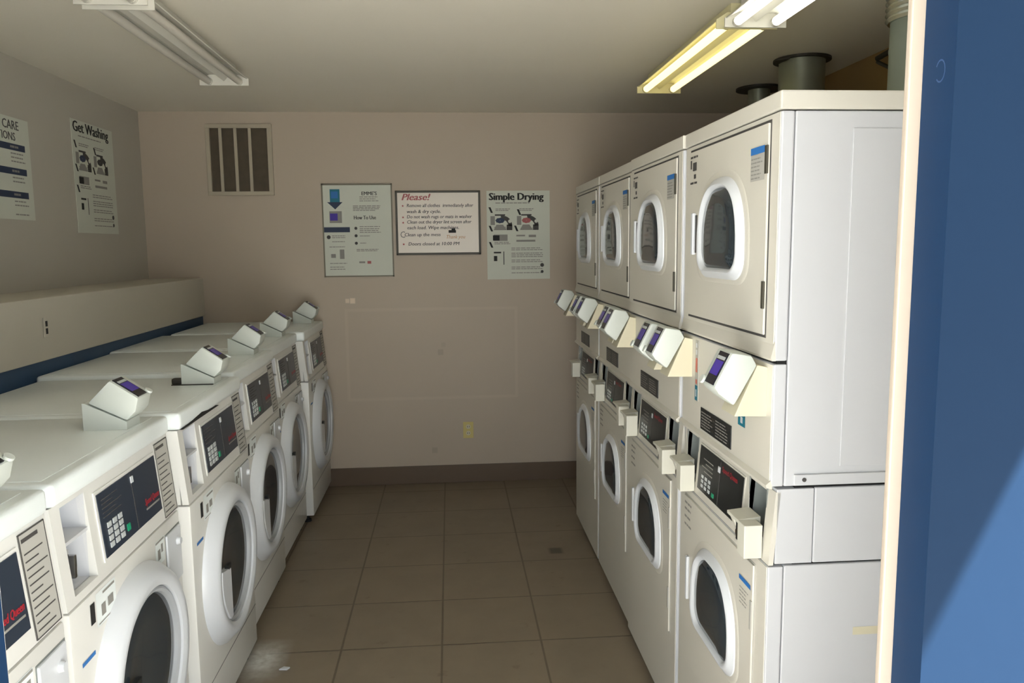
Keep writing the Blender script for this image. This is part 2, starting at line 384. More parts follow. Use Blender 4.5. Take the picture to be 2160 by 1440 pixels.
# ------------------------------------------------------------------ front loading washer of the left row
def fx(z): return -0.002-(max(z, 0.865)-0.865)*0.095
def slab(bm, y0, y1, z0, z1, th=0.02, off=0.0, mi=0):
    prism(bm, [(fx(z0)+off, z0), (fx(z1)+off, z1), (fx(z1)+off-th, z1), (fx(z0)+off-th, z0)], 'y', y0, y1, 0, mi)
def slpt(y, z, off): return (fx(z)+off, y, z)
WW = 0.70
SL_UP = Vector((-0.095, 0, 1)).normalized()
def make_washer():
    r = empty('front_load_washer')
    b = new(); box(b, -0.775, 0, 0.002, WW-0.002, 0.050, 0.858, 0.008); box(b, -0.775, -0.13, 0.002, WW-0.002, 0.859, 1.098); link('cabinet', b, 'enamel', r, True)
    b = new(); box(b, -0.775, -0.014, 0, WW, 1.10, 1.154, 0.014, seg=3)
    box(b, -0.74, -0.05, 0.03, WW-0.03, 1.1535, 1.1555, 0.001); link('top_lid', b, 'lid', r, True)
    # fascia with the coin recess
    b = new()
    slab(b, 0.0, 0.042, 0.863, 1.099); slab(b, 0.158, WW, 0.863, 1.099); slab(b, 0.042, 0.158, 0.863, 0.882); slab(b, 0.042, 0.158, 1.088, 1.099)
    box(b, -0.13, -0.028, 0.002, 0.02, 0.863, 1.099); box(b, -0.13, -0.028, WW-0.02, WW-0.002, 0.863, 1.099)
    fa = link('control_fascia', b, 'enamel', r)
    b = new(); box(b, -0.085, -0.08, 0.036, 0.164, 0.876, 1.094); box(b, -0.082, -0.024, 0.036, 0.042, 0.876, 1.094); box(b, -0.082, -0.024, 0.158, 0.164, 0.876, 1.094)
    box(b, -0.082, -0.022, 0.036, 0.164, 0.876, 0.882); box(b, -0.082, -0.026, 0.036, 0.164, 1.088, 1.094); box(b, -0.082, -0.02, 0.04, 0.16, 0.996, 1.004)
    rc = link('coin_recess', b, 'side', r)
    b = new(); cyl(b, (-0.081, 0.095, 0.935), 'x', 0.026, 0.03, 20); box(b, -0.06, -0.022, 0.088, 0.102, 0.905, 0.96, 0.003); cyl(b, (-0.08, 0.095, 0.965), 'x', 0.008, 0.04, 12)
    link('coin_slide', b, 'chrome', rc, True)
    b = new(); box(b, -0.0795, -0.078, 0.06, 0.13, 0.92, 0.965); link('coin_slot', b, 'dark', rc)
    # display
    b = new(); slab(b, 0.196, 0.578, 0.897, 1.072, 0.006, 0.003); link('display_bezel', b, 'enamel', r)
    b = new(); slab(b, 0.204, 0.572, 0.905, 1.064, 0.006, 0.005); dp = link('display_panel', b, 'black', r)
    b = new(); slab(b, 0.400, 0.403, 0.909, 1.060, 0.006, 0.0057); link('panel_divider', b, 'ink', dp)
    b = new()
    for i in range(3):
        for j in range(4): slab(b, 0.232+i*0.032, 0.252+i*0.032, 0.921+j*0.017, 0.934+j*0.017, 0.006, 0.0072)
    link('keypad', b, 'button', dp)
    b = new(); slab(b, 0.335, 0.352, 0.925, 0.943, 0.006, 0.0072); link('start_key', b, 'green', dp)
    b = new()
    for k in range(5): slab(b, 0.222, 0.222+[0.10, 0.07, 0.11, 0.06, 0.09][k], 1.000+k*0.011, 1.0025+k*0.011, 0.006, 0.0056)
    link('panel_print', b, 'ink', dp)
    b = new(); slab(b, 0.398, 0.412, 1.035, 1.052, 0.006, 0.0075); link('indicator_light', b, 'ring', dp)
    text('Speed Queen', 0.026, 'red', dp, slpt(0.462, 0.950, 0.0058), (0, 1, 0), SL_UP, 'red_lettering', 0.0006, 0.70, 0.25)
    b = new(); slab(b, 0.468, 0.562, 0.935, 0.940, 0.006, 0.0056); link('small_print', b, 'greyink', dp)
    # instruction label
    b = new(); slab(b, 0.590, 0.690, 0.868, 1.090, 0.004, 0.002); il = link('instruction_label', b, 'grey', r)
    b = new(); slab(b, 0.590, 0.690, 0.868, 0.8705, 0.004, 0.0026); slab(b, 0.590, 0.690, 1.0875, 1.09, 0.004, 0.0026); slab(b, 0.590, 0.5925, 0.868, 1.09, 0.004, 0.0026); slab(b, 0.6875, 0.690, 0.868, 1.09, 0.004, 0.0026)
    slab(b, 0.598, 0.66, 1.070, 1.078, 0.004, 0.0026)
    for k in range(11): slab(b, 0.600, 0.600+[0.07, 0.05, 0.078, 0.06, 0.08, 0.045, 0.075, 0.06, 0.08, 0.05, 0.07][k], 0.882+k*0.0162, 0.8848+k*0.0162, 0.004, 0.0026)
    link('label_print', b, 'ink', il)
    # stickers on the lower front
    b = new(); quad(b, (0, 0, 0), (0, 1, 0), (0, 0, 1), 0.125, 0.232, 0.765, 0.848, 0.001); st = link('care_sticker', b, 'lid', r)
    b = new(); quad(b, (0, 0, 0), (0, 1, 0), (0, 0, 1), 0.095, 0.118, 0.785, 0.835, 0.001); link('warning_sticker', b, 'inkblack', r)
    b = new(); quad(b, (0, 0, 0), (0, 1, 0), (0, 0, 1), 0.150, 0.172, 0.783, 0.812, 0.0016); quad(b, (0, 0, 0), (0, 1, 0), (0, 0, 1), 0.185, 0.215, 0.792, 0.815, 0.0016)
    quad(b, (0, 0, 0), (0, 1, 0), (0, 0, 1), 0.16, 0.225, 0.835, 0.841, 0.0016); quad(b, (0, 0, 0), (0, 1, 0), (0, 0, 1), 0.132, 0.22, 0.769, 0.772, 0.0016); link('sticker_print', b, 'greyink', st)
    b = new(); quad(b, (0, 0, 0), (0, 1, 0), (0, 0, 1), 0.040, 0.105, 0.712, 0.722, 0.001); link('model_badge', b, 'blue', r)
    # drawer
    b = new(); box(b, -0.004, 0.006, 0.575, 0.688, 0.655, 0.818, 0.004); dr = link('detergent_drawer', b, 'ring', r)
    b = new(); cyl(b, (0.005, 0.655, 0.775), 'x', 0.013, 0.012, 20, 0.010); link('drawer_latch', b, 'ring', dr, True)
    b = new(); box(b, -0.002, 0.0012, 0.572, 0.691, 0.652, 0.822); link('drawer_gap', b, 'recess', dr)
    b = new(); quad(b, (0, 0, 0), (0, 1, 0), (0, 0, 1), 0.495, 0.562, 0.755, 0.828, 0.001); sl = link('dosing_label', b, 'lid', r)
    b = new(); quad(b, (0, 0, 0), (0, 1, 0), (0, 0, 1), 0.497, 0.560, 0.820, 0.826, 0.0016); quad(b, (0, 0, 0), (0, 1, 0), (0, 0, 1), 0.51, 0.53, 0.77, 0.80, 0.0016); quad(b, (0, 0, 0), (0, 1, 0), (0, 0, 1), 0.536, 0.55, 0.785, 0.81, 0.0016); link('label_print', b, 'greyink', sl)
    # lower front relief line
    b = new(); box(b, -0.003, 0.0012, 0.01, WW-0.01, 0.208, 0.2105); link('kick_seam', b, 'recess', r)
    # door: ring, inner ring, glass
    cyy, czz = 0.348, 0.540; C = circ(96)
    b = new(); loft(b, C, [(0.284, 0.284, cyy, czz-0.006, -0.002), (0.280, 0.280, cyy, czz-0.005, 0.010), (0.266, 0.266, cyy, czz, 0.026), (0.255, 0.255, cyy, czz, 0.040), (0.242, 0.242, cyy, czz, 0.047), (0.226, 0.226, cyy, czz, 0.046), (0.212, 0.212, cyy, czz, 0.040), (0.208, 0.208, cyy, czz, 0.012)], False)
    dd = link('door_ring', b, 'ring', r, True)
    b = new(); loft(b, C, [(0.2085, 0.2085, cyy, czz, 0.032), (0.202, 0.202, cyy, czz, 0.036), (0.195, 0.195, cyy, czz, 0.030), (0.191, 0.191, cyy, czz, 0.006)], False); link('door_gasket', b, 'ring_in', dd, True)
    b = new(); loft(b, C, [(0.1925, 0.1925, cyy, czz, 0.020), (0.165, 0.165, cyy, czz, 0.026), (0.12, 0.12, cyy, czz, 0.022), (0.07, 0.07, cyy, czz, 0.018), (0.03, 0.03, cyy, czz, 0.017)]); link('door_glass', b, 'glass', dd, True)
    # grip: chord plate over the near lower side of the glass
    pts = []
    yc = cyy-0.106
    for k in range(15):
        a = PI+(-0.18)+k/14*1.06
        pts.append((cyy+0.208*math.cos(a), czz+0.208*math.sin(a)))
    pts += [(yc, czz-0.160), (yc, czz+0.015)]
    b = new(); prism(b, pts, 'x', 0.010, 0.044, 0.002); link('door_grip', b, 'ring', dd)
    b = new(); prism(b, [(yc-0.03, czz+0.034), (yc, czz+0.034), (yc, czz+0.017), (yc-0.028, czz+0.017)], 'x', 0.03, 0.0445); link('grip_notch', b, 'black_r', dd)
    # feet
    for px in (-0.05, -0.72):
        for py in (0.06, WW-0.06):
            b = new(); cyl(b, (px, py, 0.0), 'z', 0.024, 0.012, 20, 0.022); cyl(b, (px, py, 0.012), 'z', 0.009, 0.045, 12); link('levelling_foot', b, 'dark', r, True)
    # card reader on the lid
    h0 = 1.155
    wedge = [(-0.176, h0), (-0.058, h0), (-0.058, h0+0.024), (-0.170, h0+0.078), (-0.176, h0+0.078)]
    house = [(-0.096, h0+0.142), (-0.020, h0+0.090), (-0.030, h0+0.052), (-0.056, h0+0.026), (-0.160, h0+0.078)]
    reader(r, wedge, house, 0.505, 0.605, 'reader')
    return r
LG = 'front loading washers in the left row'
spots = [  # lid front X, near edge Y, lift
    (-0.871, 0.972, 0.0, 'white front-loading washer at the bottom left corner, mostly cut off by the door frame'),
    (-0.871, 1.690, 0.0, 'nearest fully shown white front-loading washer, round door at the bottom left'),
    (-0.845, 2.412, 0.0, 'white front-loading washer with a dark gap under its lid, next behind the nearest full one'),
    (-0.880, 3.150, 0.008, 'white front-loading washer in the middle of the left row, fourth from the doorway'),
    (-0.903, 3.868, 0.010, 'white front-loading washer set slightly back, second from the back wall'),
    (-0.868, 4.600, 0.012, 'farthest white front-loading washer in the left row, against the back wall')]
w0 = make_washer(); refresh(); washers = [w0]
for i in range(1, 6): washers.append(tree(w0))
for o, (lx, ly, lz, lab) in zip(washers, spots):
    o.location = (lx+0.022, ly, lz*0.0); tag(o, lab, 'washer', LG)
    if lz: o.scale = (1, 1, 1+lz)
# dark opened lid joint and dark blocks for the reader bracket's shadow on the third washer
refresh()
w = washers[2]
b = new(); prism(b, [(0.02, 1.0985), (0.40, 1.0985), (0.28, 1.106), (0.21, 1.114), (0.16, 1.110)], 'x', -0.03, -0.0128); link('lid_gap', b, 'dark', w)
b = new(); box(b, -0.215, -0.178, 0.515, 0.545, 1.156, 1.178, 0.006); box(b, -0.21, -0.06, 0.500, 0.506, 1.1555, 1.159); link('bracket_shadow', b, 'pipe', w)

# ------------------------------------------------------------------ stacked washer dryer of the right row
SW = 0.692
def Dout(n=20):
    """arched window outline, unit box -1..1: round top, flatter bottom with soft corners"""
    pts = []
    for i in range(n*2+1):
        a = PI*i/(n*2); c, s = math.cos(a), math.sin(a)
        pts.append((abs(c)**0.76*(1 if c > 0 else -1), -0.30+1.30*abs(s)**0.93))
    rr = 0.34
    for i in range(9):
        a = PI+PI/2*i/8; pts.append((-1+rr+rr*math.cos(a)+0.05*i/8, -1+rr*1.15+rr*1.15*math.sin(a)))
    for i in range(9):
        a = 1.5*PI+PI/2*i/8; pts.append((1-rr+rr*math.cos(a)-0.05*(8-i)/8, -1+rr*1.15+rr*1.15*math.sin(a)))
    return pts
DO = Dout()
def rx(z): return 0.014*(z-0.90)/0.175
def rslab(bm, y0, y1, z0, z1, th=0.012, off=0.0, mi=0):
    prism(bm, [(rx(z0)+off, z0), (rx(z1)+off, z1), (rx(z1)+off+th, z1), (rx(z0)+off+th, z0)], 'y', y0, y1, 0, mi)
NY = (0, -1, 0)
def window(parent, yc, zc, a, h, x, nm):
    b = new()
    loft(b, DO, [(a*1.06, h*1.08, yc, zc, x+0.002), (a*1.05, h*1.06, yc, zc, x-0.004), (a*1.0, h*1.0, yc, zc, x-0.009), (a*0.97, h*0.96, yc, zc, x-0.015), (a*0.93, h*0.92, yc, zc, x-0.017), (a*0.88, h*0.88, yc, zc, x-0.014), (a*0.84, h*0.84, yc, zc, x-0.004)], False)
    wn = link(nm, b, 'ring', parent, True)
    b = new(); loft(b, DO, [(a*0.845, h*0.845, yc, zc, x-0.006), (a*0.79, h*0.79, yc, zc, x-0.009), (a*0.74, h*0.75, yc, zc, x-0.013), (a*0.50, h*0.52, yc, zc, x-0.015), (a*0.25, h*0.25, yc, zc, x-0.016)]); link('door_glass', b, 'glass', wn, True)
    return wn
def make_stack():
    r = empty('stacked_washer_dryer')
    # shell in sections, thin dark core showing in the joints
    b = new(); box(b, 0.062, 0.700, 0.008, SW-0.008, 0.04, 1.93); box(b, 0.010, 0.062, 0.008, SW-0.008, 0.04, 0.88); box(b, 0.010, 0.062, 0.008, SW-0.008, 1.092, 1.93); link('inner_shell', b, 'dark', r)
    b = new(); box(b, 0.0, 0.037, 0, SW, 0.035, 0.894, 0.003); box(b, 0.0395, 0.708, 0, SW, 0.035, 0.896, 0.003); link('washer_cabinet', b, 'side', r)
    b = new(); box(b, 0.016, 0.106, 0, 0.03, 0.901, 1.083, 0.002); box(b, 0.016, 0.106, SW-0.03, SW, 0.901, 1.083, 0.002); box(b, 0.1085, 0.708, 0, SW, 0.901, 1.084, 0.003); link('console_cabinet', b, 'side', r)
    b = new(); box(b, 0.0, 0.030, 0, SW, 1.090, 1.378, 0.003); box(b, 0.0, 0.030, 0, SW, 1.386, 1.943, 0.004)
    box(b, 0.0325, 0.708, 0, SW, 1.090, 1.943, 0.003); box(b, 0.165, 0.700, -0.0022, 0.0, 1.135, 1.905, 0.0008); dc = link('dryer_cabinet', b, 'side', r)
    b = new(); box(b, 0.055, 0.700, -0.005, 0.0, 1.093, 1.118, 0.0015); br = link('stacking_bracket', b, 'side', r)
    b = new(); cyl(b, (0.078, -0.004, 1.106), NY, 0.005, 0.003, 12); link('screw', b, 'ink', br)
    b = new(); box(b, -0.004, 0.710, -0.002, SW+0.000, 1.946, 1.987, 0.004); link('top_cap', b, 'enamel_r', r)
    b = new(); prism(b, [(-0.010, 1.087), (-0.012, 1.094), (0.0, 1.104), (0.004, 1.090), (0.004, 1.084)], 'y', 0.0, SW); link('lower_lip', b, 'enamel_r', r)
    b = new(); prism(b, [(-0.006, 1.386), (-0.009, 1.392), (0.0, 1.43), (0.003, 1.386)], 'y', 0.0, SW); link('dryer_lip', b, 'enamel_r', r)
    # almond front faces
    b = new(); box(b, -0.0015, 0.0, 0.006, SW-0.004, 1.094, 1.376); box(b, -0.0015, 0.0, 0.006, SW-0.004, 1.42, 1.942); box(b, -0.0015, 0.0, 0.006, SW-0.004, 0.038, 0.892); link('front_skin', b, 'enamel_r', r)
    # dryer door
    b = new(); box(b, -0.0025, 0.0, 0.048, 0.640, 1.434, 1.932); link('dryer_door_gap', b, 'ink', r)
    b = new(); box(b, -0.0075, -0.001, 0.053, 0.635, 1.441, 1.925, 0.002); dd = link('dryer_door', b, 'enamel_r', r)
    b = new(); loft(b, DO, [(0.205, 0.150, 0.352, 1.698, -0.0074), (0.197, 0.142, 0.352, 1.696, -0.0105), (0.18, 0.13, 0.352, 1.694, -0.0085)], True); link('door_relief', b, 'enamel_r', dd, True)
    window(dd, 0.350, 1.695, 0.162, 0.126, -0.0085, 'window_frame')
    b = new(); box(b, -0.018, -0.006, 0.567, 0.585, 1.622, 1.745, 0.004); box(b, -0.010, -0.006, 0.552, 0.567, 1.628, 1.738, 0.001, 1); link('door_handle', b, ['ring', 'ink'], dd)
    for z in (1.502, 1.812):
        b = new(); box(b, -0.011, -0.006, 0.052, 0.064, z, z+0.064, 0.001); link('hinge', b, 'frame', dd)
    b = new(); quad(b, (-0.0075, 0, 0), NY, (0, 0, 1), -0.152, -0.068, 1.800, 1.878, 0.0006); s1 = link('warning_label', b, 'grey', dd)
    b = new(); quad(b, (-0.0075, 0, 0), NY, (0, 0, 1), -0.152, -0.068, 1.862, 1.878, 0.0012); link('label_header', b, 'blue', s1)
    b = new(); lines(b, (-0.0075, 0.148, 0), NY, (0, 0, 1), 0.07, [1.805+0.009*i for i in range(6)], 0.003, 4, off=0.0012); link('label_print', b, 'greyink', s1)
    b = new(); quad(b, (-0.0075, 0, 0), NY, (0, 0, 1), -0.625, -0.535, 1.828, 1.912, 0.0006); s2 = link('care_label', b, 'enamel_r', dd)
    b = new(); lines(b, (-0.0075, 0.622, 0), NY, (0, 0, 1), 0.085, [1.830, 1.905], 0.006, 3, off=0.0012); quad(b, (-0.0075, 0, 0), NY, (0, 0, 1), -0.622, -0.610, 1.875, 1.90, 0.0012)
    quad(b, (-0.0075, 0, 0), NY, (0, 0, 1), -0.60, -0.565, 1.868, 1.892, 0.0012); quad(b, (-0.0075, 0, 0), NY, (0, 0, 1), -0.59, -0.57, 1.845, 1.858, 0.0012); link('label_print', b, 'ink', s2)
    # instruction plate under the card readers
    b = new(); box(b, -0.004, -0.001, 0.252, 0.502, 1.112, 1.176, 0.001); ip = link('instruction_plate', b, 'black_r', r)
    b = new(); lines(b, (-0.004, 0.492, 0), NY, (0, 0, 1), 0.10, [1.120+0.0085*i for i in range(6)], 0.003, 4, seed=3, off=0.0006); link('plate_print', b, 'greyink', ip); b = new(); lines(b, (-0.004, 0.370, 0), NY, (0, 0, 1), 0.105, [1.120+0.0085*i for i in range(6)], 0.003, 4, seed=5, off=0.0006); link('plate_print', b, 'greyink', ip)
    # washer console
    b = new(); rslab(b, 0.0, 0.045, 0.898, 1.076); rslab(b, 0.148, 0.556, 0.898, 1.076); rslab(b, 0.660, SW, 0.898, 1.076)
    rslab(b, 0.045, 0.148, 0.898, 0.930); rslab(b, 0.045, 0.148, 1.066, 1.076); rslab(b, 0.556, 0.660, 0.898, 0.930); rslab(b, 0.556, 0.660, 1.066, 1.076); link('console_fascia', b, 'enamel_r', r)
    for ya, yb in ((0.045, 0.148), (0.556, 0.660)):
        b = new(); box(b, 0.055, 0.058, ya-0.003, yb+0.003, 0.925, 1.072); box(b, 0.010, 0.056, ya-0.003, ya, 0.925, 1.072); box(b, 0.010, 0.056, yb, yb+0.003, 0.925, 1.072)
        for k in range(1, 5): box(b, 0.048, 0.0555, ya+k*0.0205, ya+k*0.0205+0.004, 0.93, 1.066)
        link('coin_recess', b, 'recess', r)
    b = new(); rslab(b, 0.178, 0.534, 0.918, 1.060, 0.006, -0.0018); link('display_bezel', b, 'enamel_r', r)
    b = new(); rslab(b, 0.184, 0.528, 0.923, 1.055, 0.006, -0.0035); dp = link('display_panel', b, 'black_r', r)
    rup = Vector((0.014/0.175, 0, 1)).normalized()
    b = new(); rslab(b, 0.352, 0.355, 0.926, 1.052, 0.006, -0.0042); link('panel_divider', b, 'ink', dp)
    b = new()
    for i in range(3):
        for j in range(3): rslab(b, 0.420+i*0.030, 0.436+i*0.030, 0.936+j*0.014, 0.945+j*0.014, 0.006, -0.0048)
    link('keypad', b, 'button', dp)
    b = new(); rslab(b, 0.385, 0.402, 0.934, 0.946, 0.006, -0.0048); link('start_key', b, 'green', dp)
    b = new(); rslab(b, 0.352, 0.368, 1.018, 1.034, 0.006, -0.005); link('indicator_light', b, 'ring', dp)
    text('Speed Queen', 0.022, 'red', dp, (rx(1.028)-0.0040, 0.336, 1.028), NY, rup, 'red_lettering', 0.0005, 0.95)
    b = new()
    for k in range(4): rslab(b, 0.41, 0.41+[0.07, 0.09, 0.06, 0.08][k], 0.985+k*0.012, 0.988+k*0.012, 0.006, -0.0042)
    link('panel_print', b, 'greyink', dp)
    # coin boxes
    for ya in (0.035, 0.553):
        b = new(); box(b, -0.046, -0.001, ya, ya+0.045, 0.902, 0.984, 0.002); prism(b, [(0.012, 0.990), (-0.046, 0.984), (-0.046, 0.976), (0.010, 0.93)], 'y', ya+0.044, ya+0.118, 0.0015)
        prism(b, [(0.002, 0.905), (-0.012, 0.905), (-0.042, 0.98), (0.002, 0.98)], 'y', ya+0.100, ya+0.118, 0.001)
        cb = link('coin_box', b, 'slotbox', r)
        b = new(); box(b, -0.030, 0.002, ya+0.048, ya+0.098, 0.915, 0.968, 0.002); link('coin_slide', b, 'black_r', cb)
        b = new(); cyl(b, (-0.029, ya+0.073, 0.94), (-1, 0, 0), 0.010, 0.008, 16); link('coin_slide_pin', b, 'chrome', cb, True)
    # washer door
    b = new(); box(b, -0.0022, 0.0, 0.068, 0.640, 0.330, 0.872); link('washer_door_gap', b, 'grey', r)
    b = new(); box(b, -0.0070, -0.001, 0.072, 0.636, 0.334, 0.868, 0.002); wd = link('washer_door', b, 'enamel_r', r)
    b = new(); loft(b, DO, [(0.205, 0.158, 0.352, 0.640, -0.0070), (0.197, 0.150, 0.352, 0.638, -0.0105), (0.18, 0.138, 0.352, 0.636, -0.008)], True); link('door_relief', b, 'enamel_r', wd, True)
    window(wd, 0.350, 0.636, 0.170, 0.134, -0.008, 'window_frame')
    b = new(); box(b, -0.016, -0.006, 0.572, 0.588, 0.545, 0.685, 0.004); link('door_handle', b, 'ring', wd)
    for z in (0.70, 0.42):
        b = new(); box(b, -0.010, -0.006, 0.071, 0.083, z, z+0.075, 0.001); link('hinge', b, 'grey', wd)
    b = new(); quad(b, (-0.007, 0, 0), NY, (0, 0, 1), -0.158, -0.082, 0.735, 0.812, 0.0006); s3 = link('warning_label', b, 'enamel_r', wd)
    b = new(); quad(b, (-0.007, 0, 0), NY, (0, 0, 1), -0.158, -0.082, 0.800, 0.812, 0.0012); link('label_header', b, 'blue', s3)
    b = new(); lines(b, (-0.007, 0.153, 0), NY, (0, 0, 1), 0.06, [0.74+0.01*i for i in range(5)], 0.003, 4, off=0.0012); link('label_print', b, 'greyink', s3)
    b = new(); lines(b, (-0.007, 0.625, 0), NY, (0, 0, 1), 0.08, [0.775, 0.80, 0.825, 0.845], 0.007, 3, seed=9, off=0.0008); link('care_print', b, 'greyink', wd)
    for px in (0.06, 0.65):
        for py in (0.06, SW-0.06):
            b = new(); cyl(b, (px, py, 0.0), 'z', 0.026, 0.014, 20, 0.024); cyl(b, (px, py, 0.012), 'z', 0.01, 0.03, 12); link('levelling_foot', b, 'dark', r, True)
    # two card readers
    wedge = [(-0.001, 1.367), (-0.001, 1.250), (-0.078, 1.252), (-0.026, 1.372)]
    house = [(-0.088, 1.404), (-0.130, 1.322), (-0.118, 1.306), (-0.080, 1.276), (-0.026, 1.372), (-0.040, 1.396)]
    reader(r, wedge, house, 0.030, 0.128, 'cream')
    reader(r, wedge, house, 0.592, 0.690, 'cream')
    return r
RG = 'stacked washer dryers in the right row'
s0 = make_stack(); refresh(); stacks = [s0]
for i in range(3): stacks.append(tree(s0))
rs = [(1.700, 0.735, 'nearest stacked white washer and dryer, its tall side panel facing the doorway'),
      (2.402, 0.729, 'second stacked white washer and dryer from the doorway, beside the nearest one'),
      (3.103, 0.738, 'third stacked white washer and dryer from the doorway'),
      (3.815, 0.738, 'farthest stacked white washer and dryer, toward the back wall')]
for o, (y, x, lab) in zip(stacks, rs):
    o.location = (x, y, 0); tag(o, lab, 'washer dryer', RG)
# labels only on the nearest stack
n = stacks[0]
b = new(); box(b, -0.003, -0.0015, 0.534, 0.562, 1.185, 1.368); sl = link('notice_strip', b, 'grey', n)
b = new(); quad(b, (-0.003, 0, 0), NY, (0, 0, 1), -0.560, -0.536, 1.187, 1.232, 0.0006); link('teal_square', b, 'teal', sl)
for q_ in ((-0.556, -0.540, 1.272, 1.315), (-0.555, -0.541, 1.237, 1.250)): qd(sl, 'redlabel', 'red_square', (-0.003, 0, 0), NY, (0, 0, 1), *q_)
for q_ in ((-0.555, -0.541, 1.325, 1.340), (-0.555, -0.541, 1.346, 1.360), (-0.553, -0.543, 1.198, 1.220)): qd(sl, 'ring', 'white_mark', (-0.003, 0, 0), NY, (0, 0, 1), *q_, 0.001)
b = new(); quad(b, (-0.0015, 0, 0), NY, (0, 0, 1), -0.208, -0.160, 1.192, 1.222, 0.0008); tq = link('teal_sticker', b, 'teal', n)
b = new(); quad(b, (-0.0015, 0, 0), NY, (0, 0, 1), -0.190, -0.175, 1.200, 1.216, 0.0014); link('sticker_mark', b, 'ring', tq)
b = new(); quad(b, (0, 0, 0), (1, 0, 0), (0, 0, 1), 0.215, 0.30, 0.715, 0.735, 0.0006); link('yellow_smear', b, 'cream', n)

# ------------------------------------------------------------------ ceiling fixtures
def make_fixture(tube, body):
    L = 1.235
    r = empty('fluorescent_fixture')
    b = new(); box(b, -0.06, 0.06, 0.01, L-0.01, -0.040, 0.0, 0.002)
    prism(b, [(-0.113, -0.062), (-0.110, -0.064), (-0.07, -0.044), (-0.03, -0.044), (0.0, -0.075), (0.03, -0.044), (0.07, -0.044), (0.110, -0.064), (0.113, -0.062), (0.07, -0.038), (-0.07, -0.038)], 'y', 0.006, L-0.006)
    link('housing', b, body, r)
    for ya in (0.0, L-0.006):
        b = new(); prism(b, [(-0.117, -0.095), (0.117, -0.095), (0.117, -0.062), (0.075, -0.036), (-0.075, -0.036), (-0.117, -0.062)], 'y', ya, ya+0.006); link('end_plate', b, body, r)
    for sx in (-1, 1):
        b = new(); cyl(b, (sx*0.072, 0.022, -0.076), 'y', 0.0165, L-0.044, 24); t = link('tube', b, tube, r, True)
        b = new(); cyl(b, (sx*0.072, 0.006, -0.076), 'y', 0.0175, 0.018, 20); cyl(b, (sx*0.072, L-0.024, -0.076), 'y', 0.0175, 0.018, 20); link('tube_socket', b, body, t, True)
    return r
FG = 'two-tube fluorescent ceiling fixtures'
def put(o, x, y, lab): o.location = (x, y, HC); tag(o, lab, 'ceiling light', FG)
f = make_fixture('tube_off', 'fixture'); refresh(); put(f, -1.085, 2.80, 'unlit two-tube fluorescent ceiling fixture, the far one of the left pair')
g = tree(f); put(g, -1.088, 1.515, 'unlit fluorescent fixture at the top left edge, the near one of the left pair')
f = make_fixture('tube_y', 'fixture_y'); put(f, 1.125, 2.94, 'lit fluorescent ceiling fixture with yellowish tubes, the far one of the right pair')
f = make_fixture('tube_w', 'fixture'); put(f, 1.150, 1.69, 'lit fluorescent ceiling fixture with bright white tubes at the top edge, right side')

# ------------------------------------------------------------------ exhaust ducts behind the stacks
def duct(x, y, r, z0, kind, lab):
    e = empty('exhaust_duct', (x, y, z0)); h = HC-z0
    b = new()
    loft(b, circ(40), [(r, r, 0, 0, 0), (r, r, 0, 0, h-0.22), (r*1.015, r*1.015, 0, 0, h-0.215), (r*1.015, r*1.015, 0, 0, h-0.205), (r, r, 0, 0, h-0.2), (r, r, 0, 0, h-0.002)], True, True)
    for v in b.verts: v.co = Vector((v.co.y, v.co.z, v.co.x))
    link('duct_pipe', b, kind, e, True)
    return e, h
e, h = duct(1.735, 3.80, 0.108, 0.0, 'galv', '')
b = new(); cyl(b, (0, 0, h-0.012), 'z', 0.135, 0.010, 36); prism(b, [(-0.15, -0.05), (-0.10, -0.09), (-0.10, 0.03)], 'z', h-0.02, h-0.012); link('ceiling_collar', b, 'pipe', e)
tag(e, 'round metal exhaust duct rising to the ceiling behind the second stack, the middle one', 'duct', 'dryer exhaust ducts')
e, h = duct(1.80, 4.49, 0.062, 0.0, 'galv', '')
b = new(); cyl(b, (0, 0, h-0.014), 'z', 0.130, 0.012, 36); link('ceiling_collar', b, 'pipe', e)
tag(e, 'farthest metal exhaust duct, mostly hidden behind the stacked dryers under a dark ceiling collar', 'duct', 'dryer exhaust ducts')
e, h = duct(1.70, 2.74, 0.115, 0.0, 'ductpaint', '')
b = new(); lv = []
z = h-0.115
k = 0
while z < h-0.004:
    rr = 0.127+(0.006 if k % 2 else -0.003); lv.append((rr, rr, 0, 0, z)); z += 0.010; k += 1
loft(b, circ(40), lv, True, True)
for v in b.verts: v.co = Vector((v.co.y, v.co.z, v.co.x))
link('foil_sleeve', b, 'foil', e, True)
tag(e, 'nearest exhaust duct with a crinkled foil sleeve at the ceiling, beside the door frame', 'duct', 'dryer exhaust ducts')
e = empty('conduit', (1.95, 3.36, 0))
b = new(); cyl(b, (0, 0, 0), 'z', 0.020, 2.50, 16); cyl(b, (0.055, -0.06, 0), 'z', 0.012, 2.50, 16); link('riser', b, 'pipe', e, True)
b = new(); cyl(b, (0, 0, 2.49), Vector((-0.02, 0.11, -0.02)), 0.012, 0.11, 12); cyl(b, (0, 0, 2.40), Vector((-0.02, 0.11, 0.06)), 0.008, 0.12, 12); link('side_branch', b, 'pipe', e, True)
tag(e, 'thin dark vertical pipe with a short branch near the ceiling behind the stacks', 'pipe')

